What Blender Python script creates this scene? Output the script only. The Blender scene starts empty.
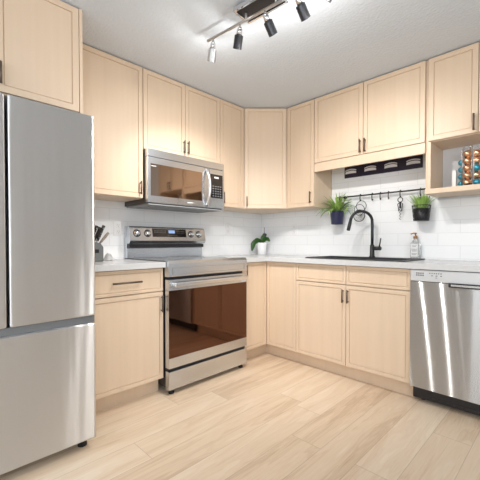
import bpy, bmesh, math, random
from mathutils import Vector, Matrix
random.seed(7)
S = bpy.context.scene
COL = S.collection
PI = math.pi

# ------------------------------------------------------------------ camera
cam_d = bpy.data.cameras.new('camera')
cam = bpy.data.objects.new('camera', cam_d)
COL.objects.link(cam)
S.camera = cam
YAW, PITCH, FPX = 0.7809, -0.0168, 337.54
cam_d.sensor_width = 36.0
cam_d.sensor_fit = 'HORIZONTAL'
cam_d.lens = FPX / 480 * 36.0
cam_d.shift_x = -1.84 / 480
cam_d.shift_y = 7.89 / 480
cam_d.clip_start = 0.05
cam.location = (2.6044, -2.9472, 1.0489)
F = Vector((-math.sin(YAW) * math.cos(PITCH), math.cos(YAW) * math.cos(PITCH), math.sin(PITCH)))
Rv = Vector((math.cos(YAW), math.sin(YAW), 0))
Uv = Rv.cross(F)
cam.rotation_euler = Matrix((Rv, Uv, -F)).transposed().to_euler()

# ------------------------------------------------------------------ world, large lights, exposure
S.view_settings.view_transform = 'Standard'
S.view_settings.look = 'None'
S.view_settings.gamma = 1.0
S.view_settings.use_curve_mapping = False
S.view_settings.exposure = 0.14
W = bpy.data.worlds.new('daylight')
S.world = W
W.use_nodes = True
W.node_tree.nodes['Background'].inputs[0].default_value = (0.96, 0.98, 1.0, 1)
W.node_tree.nodes['Background'].inputs[1].default_value = 1.0


def area(name, loc, target, sx, sy, power, col=(1, 1, 1)):
    l = bpy.data.lights.new(name, 'AREA')
    l.shape = 'RECTANGLE'
    l.size, l.size_y, l.energy, l.color = sx, sy, power, col
    o = bpy.data.objects.new(name, l)
    COL.objects.link(o)
    o.location = loc
    o.rotation_euler = (Vector(target) - Vector(loc)).to_track_quat('-Z', 'Y').to_euler()
    return o


area('fill_light_right', (4.72, -3.65, 1.45), (0.4, -2.2, 1.25), 2.0, 1.5, 42, (.90, .955, 1))  # fill light added out of view, set in an invented window opening
area('fill_light_front', (2.55, -4.92, 1.45), (1.9, -0.4, 1.2), 2.4, 1.5, 32, (.90, .955, 1))  # second added fill behind the camera, also brightens the dishwasher steel
SPOT_W, GLOW_W = 23.0, 1.25
LAMP_COL = (1, .965, .92)


# ------------------------------------------------------------------ materials
def nodes_of(name):
    m = bpy.data.materials.new(name)
    m.use_nodes = True
    nt = m.node_tree
    return m, nt, nt.nodes['Principled BSDF']


def plain(name, col, rough=.5, metal=0.0, spec=.5, noise=0.0, nscale=40, bump=0.0, alpha=1, trans=0, emit=None):
    m, nt, b = nodes_of(name)
    b.inputs['Base Color'].default_value = (*col, 1)
    b.inputs['Roughness'].default_value = rough
    b.inputs['Metallic'].default_value = metal
    b.inputs['Specular IOR Level'].default_value = spec
    b.inputs['Transmission Weight'].default_value = trans
    if emit:
        b.inputs['Emission Color'].default_value = (*emit[0], 1)
        b.inputs['Emission Strength'].default_value = emit[1]
    if noise or bump:
        tc = nt.nodes.new('ShaderNodeTexCoord')
        n = nt.nodes.new('ShaderNodeTexNoise')
        n.inputs['Scale'].default_value = nscale
        n.inputs['Detail'].default_value = 3
        nt.links.new(tc.outputs['Object'], n.inputs['Vector'])
        if noise:
            mx = nt.nodes.new('ShaderNodeMix')
            mx.data_type = 'RGBA'
            mx.inputs['A'].default_value = (*[c * (1 - noise) for c in col], 1)
            mx.inputs['B'].default_value = (*[min(1, c * (1 + noise)) for c in col], 1)
            nt.links.new(n.outputs['Fac'], mx.inputs['Factor'])
            nt.links.new(mx.outputs['Result'], b.inputs['Base Color'])
        if bump:
            bp = nt.nodes.new('ShaderNodeBump')
            bp.inputs['Strength'].default_value = bump
            bp.inputs['Distance'].default_value = .004
            nt.links.new(n.outputs['Fac'], bp.inputs['Height'])
            nt.links.new(bp.outputs['Normal'], b.inputs['Normal'])
    return m


def ramp(nt, fac, stops):
    r = nt.nodes.new('ShaderNodeValToRGB')
    while len(r.color_ramp.elements) < len(stops):
        r.color_ramp.elements.new(.5)
    for e, (p, c) in zip(r.color_ramp.elements, stops):
        e.position = p
        e.color = (*c, 1)
    nt.links.new(fac, r.inputs['Fac'])
    return r.outputs['Color']


def mapped(nt, scale, coord='Object'):
    tc = nt.nodes.new('ShaderNodeTexCoord')
    mp = nt.nodes.new('ShaderNodeMapping')
    mp.inputs['Scale'].default_value = scale
    nt.links.new(tc.outputs[coord], mp.inputs['Vector'])
    return mp.outputs['Vector']


def wood_mat(name, a, b_, rough=.42):
    m, nt, b = nodes_of(name)
    n = nt.nodes.new('ShaderNodeTexNoise')
    n.inputs['Scale'].default_value = 1
    n.inputs['Detail'].default_value = 5
    nt.links.new(mapped(nt, (30, 30, 1.0)), n.inputs['Vector'])
    c = ramp(nt, n.outputs['Fac'], [(.25, a), (.75, b_)])
    nt.links.new(c, b.inputs['Base Color'])
    b.inputs['Roughness'].default_value = rough
    b.inputs['Specular IOR Level'].default_value = .4
    return m


def steel_mat(name, col, rough, scale=(220, 220, 2), var=.08, aniso=0.0, wave=0.0):
    m, nt, b = nodes_of(name)
    n = nt.nodes.new('ShaderNodeTexNoise')
    n.inputs['Scale'].default_value = 1
    n.inputs['Detail'].default_value = 2
    nt.links.new(mapped(nt, scale), n.inputs['Vector'])
    mr = nt.nodes.new('ShaderNodeMapRange')
    mr.inputs['To Min'].default_value = rough - var
    mr.inputs['To Max'].default_value = rough + var
    nt.links.new(n.outputs['Fac'], mr.inputs['Value'])
    nt.links.new(mr.outputs['Result'], b.inputs['Roughness'])
    b.inputs['Base Color'].default_value = (*col, 1)
    b.inputs['Metallic'].default_value = 1
    if wave:
        n2 = nt.nodes.new('ShaderNodeTexNoise')
        n2.inputs['Scale'].default_value = 1
        n2.inputs['Detail'].default_value = 2
        nt.links.new(mapped(nt, (7, 7, .5)), n2.inputs['Vector'])
        bp = nt.nodes.new('ShaderNodeBump')
        bp.inputs['Strength'].default_value = 1
        bp.inputs['Distance'].default_value = wave
        nt.links.new(n2.outputs['Fac'], bp.inputs['Height'])
        nt.links.new(bp.outputs['Normal'], b.inputs['Normal'])
    if aniso:
        b.inputs['Anisotropic'].default_value = aniso
        tg = nt.nodes.new('ShaderNodeCombineXYZ')
        tg.inputs[2].default_value = 1
        nt.links.new(tg.outputs[0], b.inputs['Tangent'])
    return m


def brushed_mat(name, col, rough, aniso, wave=0.0):
    """sheet steel brushed crosswise: sharp sideways, strongly smeared up and down"""
    m, nt, b = nodes_of(name)
    g = nt.nodes.new('ShaderNodeBsdfAnisotropic')
    g.distribution = 'GGX'
    g.inputs['Color'].default_value = (*col, 1)
    g.inputs['Roughness'].default_value = rough
    g.inputs['Anisotropy'].default_value = aniso
    tg = nt.nodes.new('ShaderNodeCombineXYZ')
    tg.inputs[2].default_value = 1
    nt.links.new(tg.outputs[0], g.inputs['Tangent'])
    if wave:
        n2 = nt.nodes.new('ShaderNodeTexNoise')
        n2.inputs['Scale'].default_value = 1
        n2.inputs['Detail'].default_value = 2
        nt.links.new(mapped(nt, (9, 9, .6)), n2.inputs['Vector'])
        bp = nt.nodes.new('ShaderNodeBump')
        bp.inputs['Strength'].default_value = 1
        bp.inputs['Distance'].default_value = wave
        nt.links.new(n2.outputs['Fac'], bp.inputs['Height'])
        nt.links.new(bp.outputs['Normal'], g.inputs['Normal'])
    nt.nodes.remove(b)
    nt.links.new(g.outputs[0], nt.nodes['Material Output'].inputs['Surface'])
    return m


def tile_mat(name, axis):
    m, nt, b = nodes_of(name)
    g = nt.nodes.new('ShaderNodeNewGeometry')
    sp = nt.nodes.new('ShaderNodeSeparateXYZ')
    nt.links.new(g.outputs['Position'], sp.inputs[0])
    cb = nt.nodes.new('ShaderNodeCombineXYZ')
    ad = nt.nodes.new('ShaderNodeMath')
    ad.operation = 'ADD'
    ad.inputs[1].default_value = 6 - .924 + .098 * 2 - .098 * 63 + .098 * 20
    nt.links.new(sp.outputs['Z'], ad.inputs[0])
    az = nt.nodes.new('ShaderNodeMath')
    az.operation = 'SUBTRACT'
    az.inputs[1].default_value = .924 - .098 * 20
    nt.links.new(sp.outputs['Z'], az.inputs[0])
    ax = nt.nodes.new('ShaderNodeMath')
    ax.operation = 'ADD'
    ax.inputs[1].default_value = 6.0 - .0385 if axis == 'X' else 6.0
    nt.links.new(sp.outputs[axis], ax.inputs[0])
    nt.links.new(ax.outputs[0], cb.inputs['X'])
    nt.links.new(az.outputs[0], cb.inputs['Y'])
    br = nt.nodes.new('ShaderNodeTexBrick')
    br.offset = .5
    br.inputs['Scale'].default_value = 1
    br.inputs['Brick Width'].default_value = .30
    br.inputs['Row Height'].default_value = .098
    br.inputs['Mortar Size'].default_value = .0022
    br.inputs['Mortar Smooth'].default_value = .3
    br.inputs['Color1'].default_value = (.87, .88, .89, 1)
    br.inputs['Color2'].default_value = (.855, .865, .875, 1)
    br.inputs['Mortar'].default_value = (.74, .75, .76, 1)
    nt.links.new(cb.outputs[0], br.inputs['Vector'])
    nt.links.new(br.outputs['Color'], b.inputs['Base Color'])
    bp = nt.nodes.new('ShaderNodeBump')
    bp.invert = True
    bp.inputs['Strength'].default_value = .3
    bp.inputs['Distance'].default_value = .0015
    nt.links.new(br.outputs['Fac'], bp.inputs['Height'])
    nt.links.new(bp.outputs['Normal'], b.inputs['Normal'])
    b.inputs['Roughness'].default_value = .28
    b.inputs['Specular IOR Level'].default_value = .45
    return m


def floor_mat():
    m, nt, b = nodes_of('light_oak_planks')
    g = nt.nodes.new('ShaderNodeNewGeometry')
    sp = nt.nodes.new('ShaderNodeSeparateXYZ')
    nt.links.new(g.outputs['Position'], sp.inputs[0])

    def M(op, a, bb=None, c=None):
        n = nt.nodes.new('ShaderNodeMath')
        n.operation = op
        for i, v in enumerate((a, bb, c)):
            if v is None:
                continue
            if isinstance(v, (int, float)):
                n.inputs[i].default_value = v
            else:
                nt.links.new(v, n.inputs[i])
        return n.outputs[0]

    xs = M('DIVIDE', M('ADD', sp.outputs['X'], 9 - 1.695 + .18 * 4 - 9 + 9), .18)
    col = M('FLOOR', xs)
    fx = M('FRACT', xs)
    wn = nt.nodes.new('ShaderNodeTexWhiteNoise')
    wn.noise_dimensions = '1D'
    nt.links.new(col, wn.inputs['W'])
    ys = M('ADD', M('DIVIDE', M('ADD', sp.outputs['Y'], 20), 1.6), wn.outputs['Value'])
    row = M('FLOOR', ys)
    fy = M('FRACT', ys)
    wn2 = nt.nodes.new('ShaderNodeTexWhiteNoise')
    wn2.noise_dimensions = '2D'
    cb = nt.nodes.new('ShaderNodeCombineXYZ')
    nt.links.new(col, cb.inputs[0])
    nt.links.new(row, cb.inputs[1])
    nt.links.new(cb.outputs[0], wn2.inputs['Vector'])
    # grain, shifted per plank
    cg = nt.nodes.new('ShaderNodeCombineXYZ')
    nt.links.new(M('MULTIPLY', sp.outputs['X'], 16), cg.inputs[0])
    nt.links.new(M('ADD', M('MULTIPLY', sp.outputs['Y'], 1.5), M('MULTIPLY', wn2.outputs['Value'], 37)), cg.inputs[1])
    nt.links.new(M('MULTIPLY', wn2.outputs['Value'], 11), cg.inputs[2])
    n1 = nt.nodes.new('ShaderNodeTexNoise')
    n1.inputs['Scale'].default_value = 1
    n1.inputs['Detail'].default_value = 4
    n1.inputs['Distortion'].default_value = .6
    nt.links.new(cg.outputs[0], n1.inputs['Vector'])
    # contour lines of the noise make cathedral grain
    rings = M('FRACT', M('MULTIPLY', n1.outputs['Fac'], 9))
    ringa = M('ABSOLUTE', M('SUBTRACT', rings, .5))
    cf = nt.nodes.new('ShaderNodeCombineXYZ')
    nt.links.new(M('MULTIPLY', sp.outputs['X'], 160), cf.inputs[0])
    nt.links.new(M('MULTIPLY', sp.outputs['Y'], 4), cf.inputs[1])
    n2 = nt.nodes.new('ShaderNodeTexNoise')
    n2.inputs['Scale'].default_value = 1
    n2.inputs['Detail'].default_value = 2
    nt.links.new(cf.outputs[0], n2.inputs['Vector'])
    t = M('ADD', M('MULTIPLY', n1.outputs['Fac'], .75), M('ADD', M('MULTIPLY', ringa, .22), M('MULTIPLY', n2.outputs['Fac'], .25)))
    t = M('ADD', t, M('MULTIPLY', M('SUBTRACT', wn2.outputs['Value'], .5), .26))
    c = ramp(nt, t, [(.22, FLOOR_D), (.50, FLOOR_M), (.85, FLOOR_L)])
    ex = M('MINIMUM', fx, M('SUBTRACT', 1.0, fx))
    ey = M('MINIMUM', fy, M('SUBTRACT', 1.0, fy))
    sx = M('LESS_THAN', ex, .0075)
    sy = M('LESS_THAN', ey, .0009)
    seam = M('MAXIMUM', sx, sy)
    mx = nt.nodes.new('ShaderNodeMix')
    mx.data_type = 'RGBA'
    mx.inputs['B'].default_value = (.30, .22, .15, 1)
    nt.links.new(M('MULTIPLY', seam, .5), mx.inputs['Factor'])
    nt.links.new(c, mx.inputs['A'])
    nt.links.new(mx.outputs['Result'], b.inputs['Base Color'])
    b.inputs['Roughness'].default_value = .42
    b.inputs['Specular IOR Level'].default_value = .35
    return m


FLOOR_D, FLOOR_M, FLOOR_L = (.51, .365, .24), (.695, .54, .39), (.79, .67, .525)
M_ = {}
M_['wood'] = wood_mat('pale_maple', (.685, .530, .385), (.720, .565, .418))
M_['wood_in'] = wood_mat('pale_maple_interior', (.64, .50, .37), (.70, .56, .42), .5)
M_['steel'] = brushed_mat('brushed_steel', (.74, .745, .75), .30, -.75, .004)
M_['steel_h'] = steel_mat('brushed_steel_horizontal', (.63, .66, .70), .26, (2, 2, 260), .02)
M_['steel_l'] = steel_mat('light_steel', (.76, .76, .76), .22, (60, 60, 60), .01)
M_['chrome'] = plain('chrome', (.75, .75, .76), .10, 1)
M_['bronze'] = plain('dark_bronze', (.15, .115, .092), .38, .6)
M_['black'] = plain('matte_black_metal', (.018, .018, .02), .36, .3)
M_['graphite'] = plain('graphite_metal', (.06, .06, .065), .30, .8)
M_['plastic_black'] = plain('black_plastic', (.012, .012, .015), .35)
M_['plastic_grey'] = plain('grey_plastic', (.30, .31, .32), .5)
M_['lip_grey'] = plain('dull_grey_lip', (.17, .18, .19), .45, .3)
M_['key_ink'] = plain('pale_key_ink', (.30, .30, .31), .6)
M_['steel_dw'] = brushed_mat('dishwasher_steel', (.57, .575, .58), .165, -.92, 0.0)
M_['strip_grey'] = plain('satin_control_strip', (.62, .63, .64), .35, .35)
M_['case_grey'] = plain('dark_grey_casing', (.10, .095, .09), .3, .6)
M_['rubber'] = plain('black_rubber', (.01, .01, .012), .8)
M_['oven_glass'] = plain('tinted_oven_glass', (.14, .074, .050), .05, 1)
M_['mw_glass'] = plain('tinted_microwave_glass', (.36, .27, .21), .05, 1)
M_['black_glass'] = plain('black_glass', (.012, .011, .012), .06, 0, .6)
M_['cooktop'] = plain('ceramic_glass', (.05, .05, .052), .07, 0, .8)
M_['burner'] = plain('burner_ring_print', (.16, .16, .16), .3)
M_['lcd'] = plain('lit_display', (.1, .2, .4), .3, emit=((.45, .62, 1.0), .55))
M_['ink'] = plain('grey_ink', (.16, .16, .17), .6)
M_['print'] = plain('white_ink', (.75, .75, .76), .6)
M_['quartz'] = plain('pale_quartz', (.58, .585, .59), .22, 0, .5, .05, 70)
M_['sink'] = plain('black_granite_composite', (.028, .029, .032), .45, 0, .5, .3, 400)
M_['wall'] = plain('painted_drywall', (.72, .73, .75), .7, 0, .3, .01, 8, .05)
M_['ceiling'] = plain('textured_ceiling_paint', (.675, .735, .805), .85, 0, .2, .015, 60, .9)
M_['tile_left'] = tile_mat('white_brick_tile_left', 'Y')
M_['tile_back'] = tile_mat('white_brick_tile_back', 'X')
M_['floor'] = floor_mat()
M_['white_plastic'] = plain('white_plastic', (.84, .84, .84), .35)
M_['outlet_slot'] = plain('outlet_slot', (.45, .45, .46), .5)
M_['ceramic'] = plain('white_ceramic', (.86, .86, .87), .18)
M_['navy_pot'] = plain('navy_pot', (.03, .033, .085), .35)
M_['soil'] = plain('potting_soil', (.03, .02, .012), .95, 0, .2, .3, 90)
M_['leaf_fern'] = plain('fern_green', (.27, .43, .09), .5, 0, .4, .35, 30)
M_['leaf_grass'] = plain('grass_green', (.28, .47, .10), .5, 0, .4, .35, 30)
M_['leaf_dark'] = plain('orchid_leaf', (.055, .17, .035), .35, 0, .5, .3, 20)
M_['stake'] = plain('purple_stake', (.12, .07, .16), .5)
M_['knife_block'] = plain('grey_knife_block', (.13, .14, .14), .45, 0, .5, .1, 60)
M_['knife_handle'] = plain('black_knife_handle', (.015, .013, .012), .35)
M_['taupe'] = plain('taupe_handle', (.22, .18, .15), .5)
M_['cloth'] = plain('white_cloth', (.85, .85, .85), .9, 0, .2)
M_['copper'] = plain('copper_foil', (.80, .50, .32), .24, 1)
M_['teal'] = plain('teal_foil', (.06, .36, .50), .28, .7)
M_['navy_foil'] = plain('navy_foil', (.03, .03, .09), .3, .8)
M_['orange_foil'] = plain('orange_foil', (.55, .16, .05), .28, .9)
M_['card'] = plain('white_card', (.80, .78, .74), .6)
M_['plaque'] = plain('dark_aubergine_board', (.018, .012, .03), .4)
M_['bottle'] = plain('clear_glass', (.93, .95, .95), .05, 0, .5, trans=.75)
M_['amber'] = plain('copper_pump', (.45, .24, .10), .3, .6)
M_['label'] = plain('paper_label', (.80, .80, .79), .6)
M_['bulb'] = plain('lit_bulb', (1, .95, .85), .3, emit=((1, .94, .85), 6))


# ------------------------------------------------------------------ mesh helpers
def fW(p):
    return Vector(p)


def fR(p):                                            # back run: u along +x, d out from the wall, z up
    return Vector((p[0], -p[1], p[2]))


def fL(p):                                            # left run
    return Vector((p[1], -p[0], p[2]))


class MB:
    def __init__(self, fr=fW):
        self.bm = bmesh.new()
        self.fr = fr

    def _add(self, t, smooth=False):
        bmesh.ops.recalc_face_normals(t, faces=t.faces)
        for f in t.faces:
            f.smooth = smooth
        me = bpy.data.meshes.new('tmp')
        t.to_mesh(me)
        t.free()
        self.bm.from_mesh(me)
        bpy.data.meshes.remove(me)

    def box(self, a0, a1, b0, b1, c0, c1, bev=0.0, seg=2):
        t = bmesh.new()
        fr = self.fr
        v = [t.verts.new(fr((x, y, z))) for x in (a0, a1) for y in (b0, b1) for z in (c0, c1)]
        for f in ((0, 1, 3, 2), (4, 6, 7, 5), (0, 4, 5, 1), (2, 3, 7, 6), (0, 2, 6, 4), (1, 5, 7, 3)):
            t.faces.new([v[i] for i in f])
        if bev:
            bmesh.ops.bevel(t, geom=list(t.edges), offset=bev, segments=seg, affect='EDGES', profile=.6)
        self._add(t)
        return self

    def prism(self, pts, vec, bev=0.0, smooth=False):
        t = bmesh.new()
        vec = Vector(vec)
        a = [t.verts.new(self.fr(Vector(p))) for p in pts]
        b = [t.verts.new(self.fr(Vector(p) + vec)) for p in pts]
        t.faces.new(a)
        t.faces.new(b[::-1])
        n = len(a)
        for i in range(n):
            t.faces.new((a[i], b[i], b[(i + 1) % n], a[(i + 1) % n]))
        if bev:
            bmesh.ops.bevel(t, geom=list(t.edges), offset=bev, segments=2, affect='EDGES')
        self._add(t, smooth)
        return self

    def tube(self, pts, r, n=8, closed=False, cap=True):
        P = [self.fr(Vector(p)) for p in pts]
        rs = r if isinstance(r, (list, tuple)) else [r] * len(P)
        t = bmesh.new()
        rings = []
        prev = None
        m = len(P)
        for i in range(m):
            if closed:
                d = (P[(i + 1) % m] - P[i - 1]).normalized()
            else:
                d = (P[min(i + 1, m - 1)] - P[max(i - 1, 0)]).normalized()
            if prev is None:
                up = Vector((0, 0, 1)) if abs(d.z) < .9 else Vector((1, 0, 0))
                s = d.cross(up).normalized()
            else:
                s = (prev - d * prev.dot(d)).normalized()
            prev = s
            w = d.cross(s)
            rings.append([t.verts.new(P[i] + (s * math.cos(2 * PI * k / n) + w * math.sin(2 * PI * k / n)) * rs[i]) for k in range(n)])
        for i in range(m if closed else m - 1):
            A, B = rings[i], rings[(i + 1) % m]
            for k in range(n):
                t.faces.new((A[k], A[(k + 1) % n], B[(k + 1) % n], B[k]))
        if cap and not closed:
            t.faces.new(rings[0][::-1])
            t.faces.new(rings[-1])
        self._add(t, True)
        for f in self.bm.faces:
            if len(f.verts) > 4:
                f.smooth = False
        return self

    def cyl(self, p, q, r, n=20, r2=None):
        return self.tube([p, q], [r, r if r2 is None else r2], n)

    def lathe(self, c, prof, n=28, axis=(0, 0, 1)):
        t = bmesh.new()
        c = self.fr(Vector(c))
        ax = Vector(axis).normalized()
        s = ax.orthogonal().normalized()
        w = ax.cross(s)
        rings = []
        for r, z in prof:
            if r < 1e-6:
                rings.append([t.verts.new(c + ax * z)])
            else:
                rings.append([t.verts.new(c + ax * z + (s * math.cos(2 * PI * k / n) + w * math.sin(2 * PI * k / n)) * r) for k in range(n)])
        for A, B in zip(rings, rings[1:]):
            for k in range(n):
                a, b = A[k % len(A)], A[(k + 1) % len(A)]
                d, e = B[k % len(B)], B[(k + 1) % len(B)]
                vs = []
                for v in (a, b, e, d):
                    if v not in vs:
                        vs.append(v)
                if len(vs) > 2:
                    try:
                        t.faces.new(vs)
                    except ValueError:
                        pass
        self._add(t, True)
        return self

    def sphere(self, c, r, n=14, sz=1.0):
        k = n // 2
        return self.lathe(c, [(r * math.sin(PI * i / k), -r * math.cos(PI * i / k) * sz) for i in range(k + 1)], n)

    def slab(self, us, ds, z0, z1, keep):
        t = bmesh.new()
        lo, hi = {}, {}

        def V(dic, i, j, z):
            if (i, j) not in dic:
                dic[(i, j)] = t.verts.new(self.fr((us[i], ds[j], z)))
            return dic[(i, j)]
        cells = {(i, j) for i in range(len(us) - 1) for j in range(len(ds) - 1)
                 if keep((us[i] + us[i + 1]) / 2, (ds[j] + ds[j + 1]) / 2)}
        for i, j in cells:
            for dic, z in ((lo, z0), (hi, z1)):
                t.faces.new([V(dic, i, j, z), V(dic, i + 1, j, z), V(dic, i + 1, j + 1, z), V(dic, i, j + 1, z)])
            for (di, dj, a, b) in ((-1, 0, (i, j), (i, j + 1)), (1, 0, (i + 1, j), (i + 1, j + 1)), (0, -1, (i, j), (i + 1, j)), (0, 1, (i, j + 1), (i + 1, j + 1))):
                if (i + di, j + dj) not in cells:
                    t.faces.new([V(lo, *a, z0), V(lo, *b, z0), V(hi, *b, z1), V(hi, *a, z1)])
        self._add(t)
        return self

    def shaker(self, u0, u1, z0, z1, d, stile=.032, th=.019):
        """a framed panel: outer edge, flat frame, thin groove, recessed flat centre"""
        t = bmesh.new()
        loops = []
        for ins, dd in ((0, d - th), (0, d - .0015), (.0015, d), (stile, d), (stile + .001, d - .008), (stile + .0045, d - .008), (stile + .006, d - .004)):
            loops.append([t.verts.new(self.fr(p)) for p in ((u0 + ins, dd, z0 + ins), (u1 - ins, dd, z0 + ins), (u1 - ins, dd, z1 - ins), (u0 + ins, dd, z1 - ins))])
        t.faces.new(loops[0])
        t.faces.new(loops[-1])
        for A, B in zip(loops, loops[1:]):
            for k in range(4):
                t.faces.new((A[k], A[(k + 1) % 4], B[(k + 1) % 4], B[k]))
        self._add(t)
        return self

    def pull(self, p, q, out):
        """square bar pull between p and q (frame coords), standing off along d by out"""
        p, q = Vector(p), Vector(q)
        o = Vector((0, out, 0))
        e = (q - p).normalized() * .012
        self.tube([p + e, p + e + o], .0042, 6)
        self.tube([q - e, q - e + o], .0042, 6)
        self.tube([p + o, q + o], .0062, 4)
        return self

    def build(self, name, mat, parent=None, label=None, origin=None):
        me = bpy.data.meshes.new(name)
        r = parent
        while r is not None and r.parent is not None:
            r = r.parent
        off = Vector(r.location) if r is not None else Vector(origin if origin is not None else (0, 0, 0))
        for v in self.bm.verts:
            v.co -= off
        self.bm.to_mesh(me)
        self.bm.free()
        me.materials.append(mat if not isinstance(mat, str) else M_[mat])
        o = bpy.data.objects.new(name, me)
        COL.objects.link(o)
        if parent is not None:
            o.parent = parent
        else:
            o.location = off
        if label:
            o['label'] = label
        return o


def thing(name, label, cat, loc=(0, 0, 0), group=None):
    o = bpy.data.objects.new(name, None)
    o.empty_display_size = .05
    COL.objects.link(o)
    o.location = loc
    o['label'] = label
    o['category'] = cat
    if group:
        o['group'] = group
    return o


def tag(o, label, cat, group=None):
    o['label'] = label
    o['category'] = cat
    if group:
        o['group'] = group
    return o


def struct(o):
    o['kind'] = 'structure'
    return o


# ------------------------------------------------------------------ the room
CEIL = 2.346
XR, YF = 4.8, -5.0
struct(MB().box(-.1, XR, YF, .1, -.08, 0).build('floor', 'floor'))
struct(MB().box(-.1, XR, YF, .1, CEIL, CEIL + .1).build('ceiling', 'ceiling'))
wl = struct(MB().box(-.1, 0, YF, .1, 0, CEIL).build('wall_left', 'wall'))
WR0, WR1, WF0, WF1, WZ0, WZ1 = -4.7, -2.6, 1.3, 3.8, .7, 2.2  # openings added in the unseen walls to hold the fill lights
struct(MB().box(XR, XR + .1, YF, WR0, 0, CEIL).box(XR, XR + .1, WR1, .1, 0, CEIL).box(XR, XR + .1, WR0, WR1, 0, WZ0).box(
    XR, XR + .1, WR0, WR1, WZ1, CEIL).build('wall_right', 'wall'))
struct(MB().box(-.1, WF0, YF - .1, YF, 0, CEIL).box(WF1, XR, YF - .1, YF, 0, CEIL).box(WF0, WF1, YF - .1, YF, 0, WZ0).box(
    WF0, WF1, YF - .1, YF, WZ1, CEIL).build('wall_front', 'wall'))
struct(MB().box(XR + .02, XR + .06, WR0, WR0 + .05, WZ0, WZ1).box(XR + .02, XR + .06, WR1 - .05, WR1, WZ0, WZ1).box(XR + .02, XR + .06, WR0 + .05, WR1 - .05, WZ0, WZ0 + .05).box(
    XR + .02, XR + .06, WR0 + .05, WR1 - .05, WZ1 - .05, WZ1).box(XR + .02, XR + .06, -3.68, -3.62, WZ0 + .05, WZ1 - .05).build('added_window_1', 'white_plastic'))  # invented window frame around the right fill light
struct(MB().box(WF0, WF0 + .05, YF - .06, YF - .02, WZ0, WZ1).box(WF1 - .05, WF1, YF - .06, YF - .02, WZ0, WZ1).box(WF0 + .05, WF1 - .05, YF - .06, YF - .02, WZ0, WZ0 + .05).box(
    WF0 + .05, WF1 - .05, YF - .06, YF - .02, WZ1 - .05, WZ1).box(2.52, 2.58, YF - .06, YF - .02, WZ0 + .05, WZ1 - .05).build('added_window_2', 'white_plastic'))  # invented window frame around the front fill light
wb = struct(MB().box(0, XR, 0, .1, 0, CEIL).build('wall_back', 'wall'))
MB(fL).box(.0085, 2.221, 0, .008, .9, 1.40).build('backsplash', 'tile_left', wl, 'white glazed brick tile backsplash')
MB(fR).slab([0, .917, 1.83, 2.46], [0, .008], .9, 1.376, lambda u, d: True).box(.917, 1.832, 0, .008, 1.376, 1.757).build(
    'backsplash', 'tile_back', wb, 'white glazed brick tile backsplash')

# ------------------------------------------------------------------ upper cabinets
DU, HB, HT, HS = .317, 1.376, 2.340, 1.762
G = 'upper cabinets'


def upper(fr, u0, u1, zb, doors, handles, label, zdoor=None, depth=DU, side=None):
    zdoor = zdoor or zb
    c = fr(((u0 + u1) / 2, 0, zb))
    t = thing('wall_cabinet', label, 'cabinet', c, G)
    MB(fr).box(u0, u1, .0095, depth - .0205, zdoor - .004, HT).build('body', 'wood', t)
    for (a, b), h in zip(doors, handles):
        d = MB(fr).shaker(a, b, zdoor, HT - .003, depth).build('door', 'wood', t)
        if h:
            hu, h0, h1 = h
            MB(fr).pull((hu, depth - .001, h0), (hu, depth - .001, h1), .026).build('handle', 'bronze', d, 'dark bronze bar handle')
    return t


upper(fL, 1.678, 2.219, HB, [(1.6795, 2.2175)], [(1.706, 1.400, 1.496)],
      'wide single-door maple wall cabinet between the fridge surround and the microwave', )
upper(fL, .917, 1.675, 1.745, [(.9185, 1.2945), (1.2985, 1.6735)], [(1.276, 1.772, 1.876), (1.317, 1.772, 1.876)],
      'short two-door maple wall cabinet directly above the microwave')
upper(fL, .6125, .914, HB, [(.6140, .9125)], [(.884, 1.402, 1.503)],
      'narrow maple wall cabinet just right of the microwave')
upper(fR, .6125, .914, HB, [(.6140, .9125)], [(.882, 1.405, 1.510)],
      'narrow maple wall cabinet between the diagonal corner cabinet and the short sink cabinet')

# short double cabinet over the sink, with its light rail
t = upper(fR, .917, 1.831, HS - .004, [(.9185, 1.3705), (1.3745, 1.8295)], [(1.352, 1.772, 1.880), (1.393, 1.772, 1.880)],
          'short wide two-door maple wall cabinet above the sink with a light rail', HS)
MB(fR).box(.917, 1.831, DU - .020, DU - .001, 1.681, 1.757, .001).build('light_rail', 'wood', t, 'maple rail under the doors')

# diagonal corner cabinet
t = thing('corner_cabinet', 'full-height maple wall cabinet set diagonally across the corner', 'cabinet', (.25, -.25, HB), G)
k = .0285
MB().prism([(.0095, -.0095, HB - .003), (.0095, -.611, HB - .003), (DU - k, -.611, HB - .003), (.611, -DU + k, HB - .003), (.611, -.0095, HB - .003)],
           (0, 0, HT - HB + .003)).build('body', 'wood', t)
A = Vector((DU, -.6115, 0))
B = Vector((.6115, -DU, 0))
LEN = (B - A).length
UX = (B - A).normalized()
NX = Vector((UX.y, -UX.x, 0))


def fD(p):
    return A + UX * p[0] + NX * p[1] + Vector((0, 0, p[2]))


d = MB(fD).shaker(.0095, LEN - .0095, HB, HT - .003, -.0005).build('door', 'wood', t)
MB(fD).pull((.030, -.001, 1.392), (.030, -.001, 1.490), .024).build('handle', 'bronze', d, 'dark bronze bar handle')

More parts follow.
